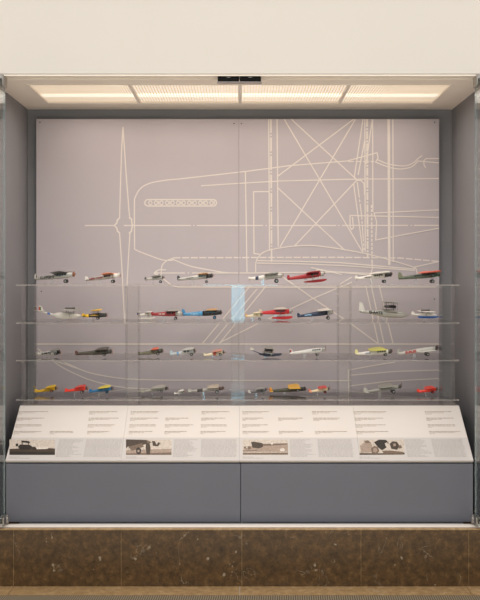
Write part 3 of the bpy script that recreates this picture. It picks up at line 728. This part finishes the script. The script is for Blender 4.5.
    if not (boat or floats) and wheels:
        MB().tube((X(x0+2.2), 0, zt), (X(x0+1.4), 0, zt-1.6*k), .0009, n=6).build('tail_skid', STRUT, root)
    if stand:
        u = x0+L_*(.5 if boat or floats else .42); tz = vn if boat == 2 else vn+(vt-vn)*(x1-u)/L_; hw = (1.8 if L_ > 28 else .8)*k
        top = Zv(tz)-half*.55*k
        m = MB(); m.box((X(u)-hw, -.012, 0), (X(u)+hw, .012, .0015)); m.box((X(u)-hw*.8, -.001, .0015), (X(u)+hw*.8, .001, max(.004, min(top, Zv(tz)-.2*k)))); m.build('clear_stand', clear('clear_stand', (.95, .96, .97), .10), root)
    if text:
        tx, tu, size = text; tz = vn+(vt-vn)*(x1-tu)/L_
        ang = math.atan2(-(vn-vt), L_); tt = (tu-x0)/L_
        rtx = max(ra+(rb-ra)*(min(max(tt+e_, a), b)-a)/(b-a) for e_ in (-.1, .1) for (a, ra), (b, rb) in zip(prof, prof[1:]) if a <= min(max(tt+e_, 0), 1) <= b)
        glyphs(tx, size*k, mat('marking_%d' % text_c[0], text_c, .6), 'registration_letters', root, (X(tu), -half*.82*k*rtx-.0004, Zv(tz)), (math.pi/2, -ang, 0))
    return root
G = ['model airplanes on the top shelf', 'model airplanes on the second shelf', 'model airplanes on the third shelf', 'model airplanes on the bottom shelf']
# ---- top shelf
r = 0
plane(r, 34.5, 75.5, 279, 274.2, 'silver high-wing model airplane with black letters, far left of the top shelf', SIL, 2.0, BRZ, .95, (54, 67.5, 270.8, DGR), wing_span=.30, fin=(168, 160, 150), fin_h=5.5, wheels=66, wheel_r=1.7, cabin=(57, 67), text=('C-1FGHY', 47.8, 3.6), group=G[r], stripes=[WHT, DGR])
plane(r, 85, 120.5, 280, 275, 'silver and white model airplane with an orange-brown wing on the top shelf', SIL, 1.7, WHT, .8, (103, 114, 273.6, ORG), wing_span=.26, fin=WHT, fin_h=4, wheels=113, wheel_r=1.5, cabin=(104, 111), text=('NEW YORK', 96.5, 2.6), text_c=(130, 50, 56), group=G[r])
plane(r, 144.5, 164.5, 279.6, 277.4, 'smallest silver model airplane on the top shelf', SIL, 1.2, None, .9, (152, 161, 276.4, SIL), wing_span=.20, fin=DGR, fin_h=2.6, fin_c=3, wheels=160.5, wheel_r=1.2, group=G[r], stand=True)
plane(r, 177, 213.5, 279.6, 275.6, 'silver model airplane with a tan wing and black nose on the top shelf', SIL, 1.7, BLK, .82, (198, 208.5, 273.6, TAN), wing_span=.27, fin=DGR, fin_h=4.2, wheels=206.4, wheel_r=1.2, cabin=(199, 206), text=('NC6369', 190, 2.0), text_c=(120, 112, 106), group=G[r], stand=True)
plane(r, 248, 283.5, 279, 275.4, 'white and silver model airplane with blue stripe, left of top shelf red floatplane', WHT, 1.8, SIL, .5, (264, 278, 273.6, SIL), wing_span=.28, fin=WHT, fin_h=2.6, wheels=276.4, wheel_r=1.9, band=(.2, .29, NAVY), group=G[r], stand=True)
plane(r, 287, 325, 279, 273.6, 'dark red floatplane model with silver engine on the top shelf', RED, 1.9, SIL, .9, (306, 319, 271.6, (150, 24, 30)), wing_span=.28, fin=(160, 26, 32), fin_h=4.2, floats=(304, 326.5, RED, 2.6), cabin=(311, 319), group=G[r])
plane(r, 355, 392.5, 278.8, 274.4, 'white model airplane with a black nose near the right end of the top shelf', WHT, 1.7, BLK, .8, (371, 387, 273.2, WHT), wing_span=.28, fin=WHT, fin_h=3.6, wheels=384, wheel_r=1.5, cabin=(374, 383), text=('NC-211', 368, 2.2), text_c=(90, 80, 84), group=G[r])
plane(r, 398, 440.5, 278.4, 274.2, 'green model airplane with a red-orange wing at the far right of the top shelf', GRN, 1.9, (66, 84, 70), .8, (421, 436.5, 272.2, (224, 92, 66)), wing_span=.28, fin=(122, 122, 98), fin_h=6.4, fin_c=5.6, wheels=432, wheel_r=1.6, cabin=(414, 434), group=G[r])
# ---- second shelf
r = 1
plane(r, 38.5, 80.5, 311, 315.6, 'white flying boat model with red and green tail, left on second shelf', WHT, 2.6, None, .9, (63, 77.5, 309.4, SIL, .6), wing_span=.30, fin=WHT, fin_h=5.6, fin_c=5, stripes=[(196, 60, 54), (84, 130, 86), WHT], boat=2, hull=(56, 80, 317, (150, 146, 138)), engine=None, prop=False, pylon=True, band=(.2, .27, (72, 120, 190)), group=G[r], stand=True)
plane(r, 82, 107.5, 316, 315, 'black biplane model with yellow wings and yellow tail on the second shelf', (40, 36, 30), 1.6, None, .9, (92, 100, 311, YEL), (91, 99, 316, (214, 170, 40)), wing_span=.22, fin=YEL, fin_h=2.6, band=(.1, .26, YEL), wheels=98, wheel_r=1.2, group=G[r])
plane(r, 137, 156, 315, 314.4, 'small white floatplane model with blue tail, behind the dark red model airplane', WHT, 1.3, None, .9, (145, 152, 313, WHT), wing_span=.12, fin=(50, 60, 96), fin_h=2.6, fin_c=3, floats=(141, 155, WHT, 1.8), engine=None, prop=False, group=G[r], Y=.22, tail_span=.05)
plane(r, 151, 183, 314.4, 313.4, 'dark red model airplane with a silver wing and engine on the second shelf', (150, 34, 38), 1.9, SIL, .78, (166, 178, 311.4, SIL), wing_span=.24, fin=(150, 34, 38), fin_h=2.6, wheels=175.6, wheel_r=1.4, cabin=(167, 174), text=('NC 4453', 162, 1.6), text_c=(212, 190, 180), group=G[r], Y=.05, tail_span=.06)
plane(r, 181.5, 222.5, 314.6, 312.4, 'bright blue model airplane with a black nose and tan wing on the second shelf', BLUE, 1.9, BLK, .52, (206, 217, 310, TAN), wing_span=.27, fin=BLUE, fin_h=5.8, fin_c=5, wheels=214.6, wheel_r=1.5, wheel_c=BLUE, cabin=(207, 215), text=('C-2018', 194, 2.4), text_c=(150, 196, 226), group=G[r], Y=.15, tail_span=.07)
plane(r, 245.2, 262.6, 316.4, 314.8, 'small cream model airplane with orange tail in front of the bright red floatplane', CRM, 1.3, None, .9, (253, 260.5, 313.6, CRM), wing_span=.10, fin=(226, 172, 80), fin_h=2.4, fin_c=3, wheels=259.6, wheel_r=1.2, group=G[r], Y=.02, tail_span=.045, prop_h=4)
plane(r, 259, 292.5, 313, 311.4, 'bright red floatplane model with a cream tail on the second shelf', (206, 36, 42), 1.9, SIL, .92, (274, 287, 309.6, (216, 204, 190)), wing_span=.24, fin=CRM, fin_h=4, floats=(272, 292.5, (206, 36, 42), 2.6), cabin=(276, 285), group=G[r], Y=.2, tail_span=.07)
plane(r, 297, 333, 316.4, 312, 'navy blue model airplane with a silver nose and wing on the second shelf', NAVY, 1.8, SIL, .86, (318, 330.5, 310.4, (214, 206, 196)), wing_span=.27, fin=NAVY, fin_h=3.6, wheels=328, wheel_r=1.5, cabin=(318, 326), text=('NC7954', 308, 1.9), text_c=(150, 156, 168), group=G[r])
plane(r, 359, 408.5, 311.4, 315, 'large silver biplane flying boat model with black letters on the second shelf', SIL, 2.7, None, .9, (383, 397, 302.4, SIL), (383, 397.5, 311, SIL), wing_span=.30, fin=(206, 200, 192), fin_h=9.5, fin_c=6.5, boat=True, engine=None, prop=False, pylon=True, text=('G-AATZ', 375.5, 3.8), group=G[r], stand=True, tail_span=.12)
plane(r, 411.5, 437, 314.6, 315.4, 'small white amphibian model with bright blue hull, right on second shelf', WHT, 1.6, None, .9, (419, 432, 311.6, WHT, .4), wing_span=.26, fin=WHT, fin_h=3.4, boat=True, hull=(418, 438, 317.4, (44, 96, 176)), engine=None, prop=False, pylon=True, group=G[r], stand=True)
# ---- third shelf
r = 2
plane(r, 36.5, 61, 353.8, 351.6, 'silver model airplane with black letters at the far left of the third shelf', (206, 200, 192), 1.6, BLK, .86, (50, 58, 350.6, (150, 146, 140)), wing_span=.22, fin=(206, 200, 192), fin_h=3, fin_c=3, wheels=56, wheel_r=1.3, text=('G-MHVJ', 46.5, 2.8), group=G[r], prop_h=4, Y=.147, tail_span=.08)
plane(r, 75, 112.5, 353.6, 351, 'dark olive model airplane with a reddish tail edge on the third shelf', (72, 66, 54), 1.9, DGR, .88, (95, 108, 348.4, (70, 64, 54)), wing_span=.28, fin=(104, 62, 52), fin_h=3.6, wheels=104.4, wheel_r=1.2, cabin=(97, 106), group=G[r], stand=True)
plane(r, 138, 163.5, 353.6, 350.4, 'camouflage green model airplane with a bright orange wing on the third shelf', (108, 104, 84), 1.8, (66, 64, 54), .8, (151, 158, 348, (232, 98, 58)), wing_span=.22, fin=(108, 104, 84), fin_h=2.6, wheels=158, wheel_r=1.4, group=G[r], stand=True, Y=.147, tail_span=.08)
plane(r, 170, 196, 354, 350.4, 'silver model airplane with pale blue markings in the middle left of the third shelf', (190, 190, 188), 1.7, None, .9, (182, 194, 349, (198, 196, 190)), wing_span=.24, fin=(176, 190, 200), fin_h=4.2, wheels=191.6, wheel_r=1.4, cabin=(184, 190), band=(.25, .34, (120, 160, 196)), group=G[r], stand=True)
plane(r, 203.5, 225, 355, 351.8, 'small cream model airplane with red trim and a reddish wing on the third shelf', CRM, 1.4, None, .9, (212, 222, 350.6, (204, 138, 120)), wing_span=.2, fin=CRM, fin_h=2.6, fin_c=3, wheels=220.4, wheel_r=1.4, band=(.45, .6, (190, 90, 80)), group=G[r], stand=True)
plane(r, 250, 281.5, 349.4, 354.4, 'silver biplane model with a navy hull and a thin boom tail on the third shelf', NAVY, 1.4, None, .9, (263, 275, 347.4, SIL), (262, 274, 352.6, SIL), wing_span=.24, fin=(206, 200, 186), fin_h=2.4, fin_c=4, boat=2, engine=None, prop=False, pylon=True, wheels=271, wheel_r=1.3, hull=(259, 281.5, 354.6, NAVY), group=G[r])
plane(r, 289, 326, 353, 348.8, 'silver-white model airplane with a red striped rudder on the third shelf', (212, 208, 202), 1.6, SIL, .9, (309, 322, 352.6, SIL), wing_span=.28, fin=(212, 208, 202), fin_h=4.6, fin_c=4.4, stripes=[(60, 50, 58), (188, 64, 56), WHT], wheels=317, wheel_r=1.2, cabin=(312, 321), group=G[r], stand=True)
plane(r, 355, 392.5, 353.6, 351, 'white model airplane with yellow-green trim on wing and tail on the third shelf', WHT, 1.8, DGR, .9, (369, 386, 349, (206, 200, 96)), wing_span=.28, fin=(224, 214, 150), fin_h=4.8, wheels=385, wheel_r=1.4, cabin=(377, 386), text=('NC107', 368, 1.8), text_c=(110, 120, 150), group=G[r], stand=True)
plane(r, 397, 438.5, 353.4, 347.6, 'silver model airplane with red lettering at the far right of the third shelf', (190, 186, 178), 1.8, DGR, .93, (418, 433, 351.6, (200, 196, 188)), wing_span=.30, fin=(168, 164, 154), fin_h=4.6, fin_c=5, wheels=427, wheel_r=1.7, text=('SURLES', 410.5, 3.4), text_c=(168, 58, 52), group=G[r], stand=True, prop_h=4.4)
# ---- bottom shelf
r = 3
plane(r, 35, 57.5, 391, 387.4, 'bright yellow model airplane at the far left of the bottom shelf', (232, 182, 40), 1.6, None, .9, (45, 55, 386, (240, 196, 50)), wing_span=.2, fin=YEL, fin_h=3, fin_c=3.6, wheels=52, wheel_r=1.3, wheel_c=ORG, group=G[r], stand=True, Y=.147, tail_span=.08)
plane(r, 65, 88, 390.4, 387.2, 'bright red model airplane between the yellow and blue ones on the bottom shelf', VERM, 1.6, None, .9, (75, 85, 385.8, (220, 60, 46)), wing_span=.2, fin=VERM, fin_h=3, fin_c=3.6, wheels=82, wheel_r=1.3, group=G[r], stand=True)
plane(r, 89, 113.5, 391, 387.6, 'blue model airplane with a yellow wing on the bottom shelf', (40, 110, 156), 1.6, None, .9, (98, 110, 386.2, (226, 202, 70)), wing_span=.22, fin=(40, 110, 156), fin_h=3, fin_c=3.6, wheels=107, wheel_r=1.3, wheel_c=(40, 110, 156), group=G[r], stand=True)
plane(r, 141, 168.5, 391, 387.4, 'silver-grey model airplane left of the tiny white one on the bottom shelf', (170, 164, 152), 1.5, DGR, .9, (151, 165, 386.4, (176, 170, 160)), wing_span=.24, fin=(170, 164, 152), fin_h=3, wheels=161.6, wheel_r=1.2, group=G[r], stand=True, Y=.147, tail_span=.08)
plane(r, 174, 185.5, 393, 391, 'tiny white model airplane, the smallest on the bottom shelf', WHT, .9, None, .9, (178, 183.6, 390.4, WHT), wing_span=.11, fin=WHT, fin_h=1.8, fin_c=2, wheels=182.4, wheel_r=.7, group=G[r], tail_span=.04, prop_h=1.6)
plane(r, 188, 224.5, 390.6, 387.4, 'silver model airplane with a pale tan wing and brown engine on the bottom shelf', (164, 158, 150), 1.6, (84, 62, 54), .86, (207, 219, 384.4, (196, 180, 160)), wing_span=.28, fin=(190, 184, 172), fin_h=2.6, wheels=217, wheel_r=1.5, band=(.25, .4, DGR), group=G[r])
plane(r, 248, 267.5, 391.6, 388.8, 'small dark grey and silver model airplane near the centre riser on the bottom shelf', (108, 104, 102), 1.4, None, .9, (256, 264, 387.2, (150, 146, 142)), wing_span=.18, fin=(206, 200, 192), fin_h=2.6, fin_c=3, wheels=263, wheel_r=1.2, group=G[r])
plane(r, 269, 306.5, 390.4, 388, 'dark olive green model airplane with a big yellow wing on the bottom shelf', (74, 70, 46), 1.9, (52, 46, 40), .88, (288, 300, 385.4, (236, 178, 50)), wing_span=.42, fin=(230, 170, 50), fin_h=4, fin_c=4.2, stripes=[(186, 60, 48), (230, 170, 50)], wheels=297.4, wheel_r=1.3, group=G[r], stand=True, Y=.17)
plane(r, 308.5, 330, 391, 388, 'small cream model airplane with a red upper wing on the bottom shelf', (226, 206, 170), 1.5, None, .9, (318, 327, 386, (204, 70, 58)), wing_span=.2, fin=(214, 120, 90), fin_h=3, fin_c=3.4, wheels=325, wheel_r=1.2, wheel_c=RED, group=G[r], stand=True)
plane(r, 363.5, 402, 391.4, 385.6, 'large silver-grey model airplane with a dark engine near the right of the bottom shelf', (150, 146, 138), 1.8, DGR, .92, (379, 394, 384.4, (150, 146, 136)), wing_span=.30, fin=(176, 172, 162), fin_h=4.8, fin_c=5, wheels=393, wheel_r=1.7, cabin=(381, 392), group=G[r], prop_h=4)
plane(r, 417, 438, 391, 388.4, 'vermilion red model airplane at the far right of the bottom shelf', VERM, 1.6, None, .9, (425, 435, 386.4, (232, 70, 52)), wing_span=.2, fin=VERM, fin_h=3, fin_c=3.6, wheels=432.4, wheel_r=1.2, wheel_c=VERM, group=G[r], stand=True)
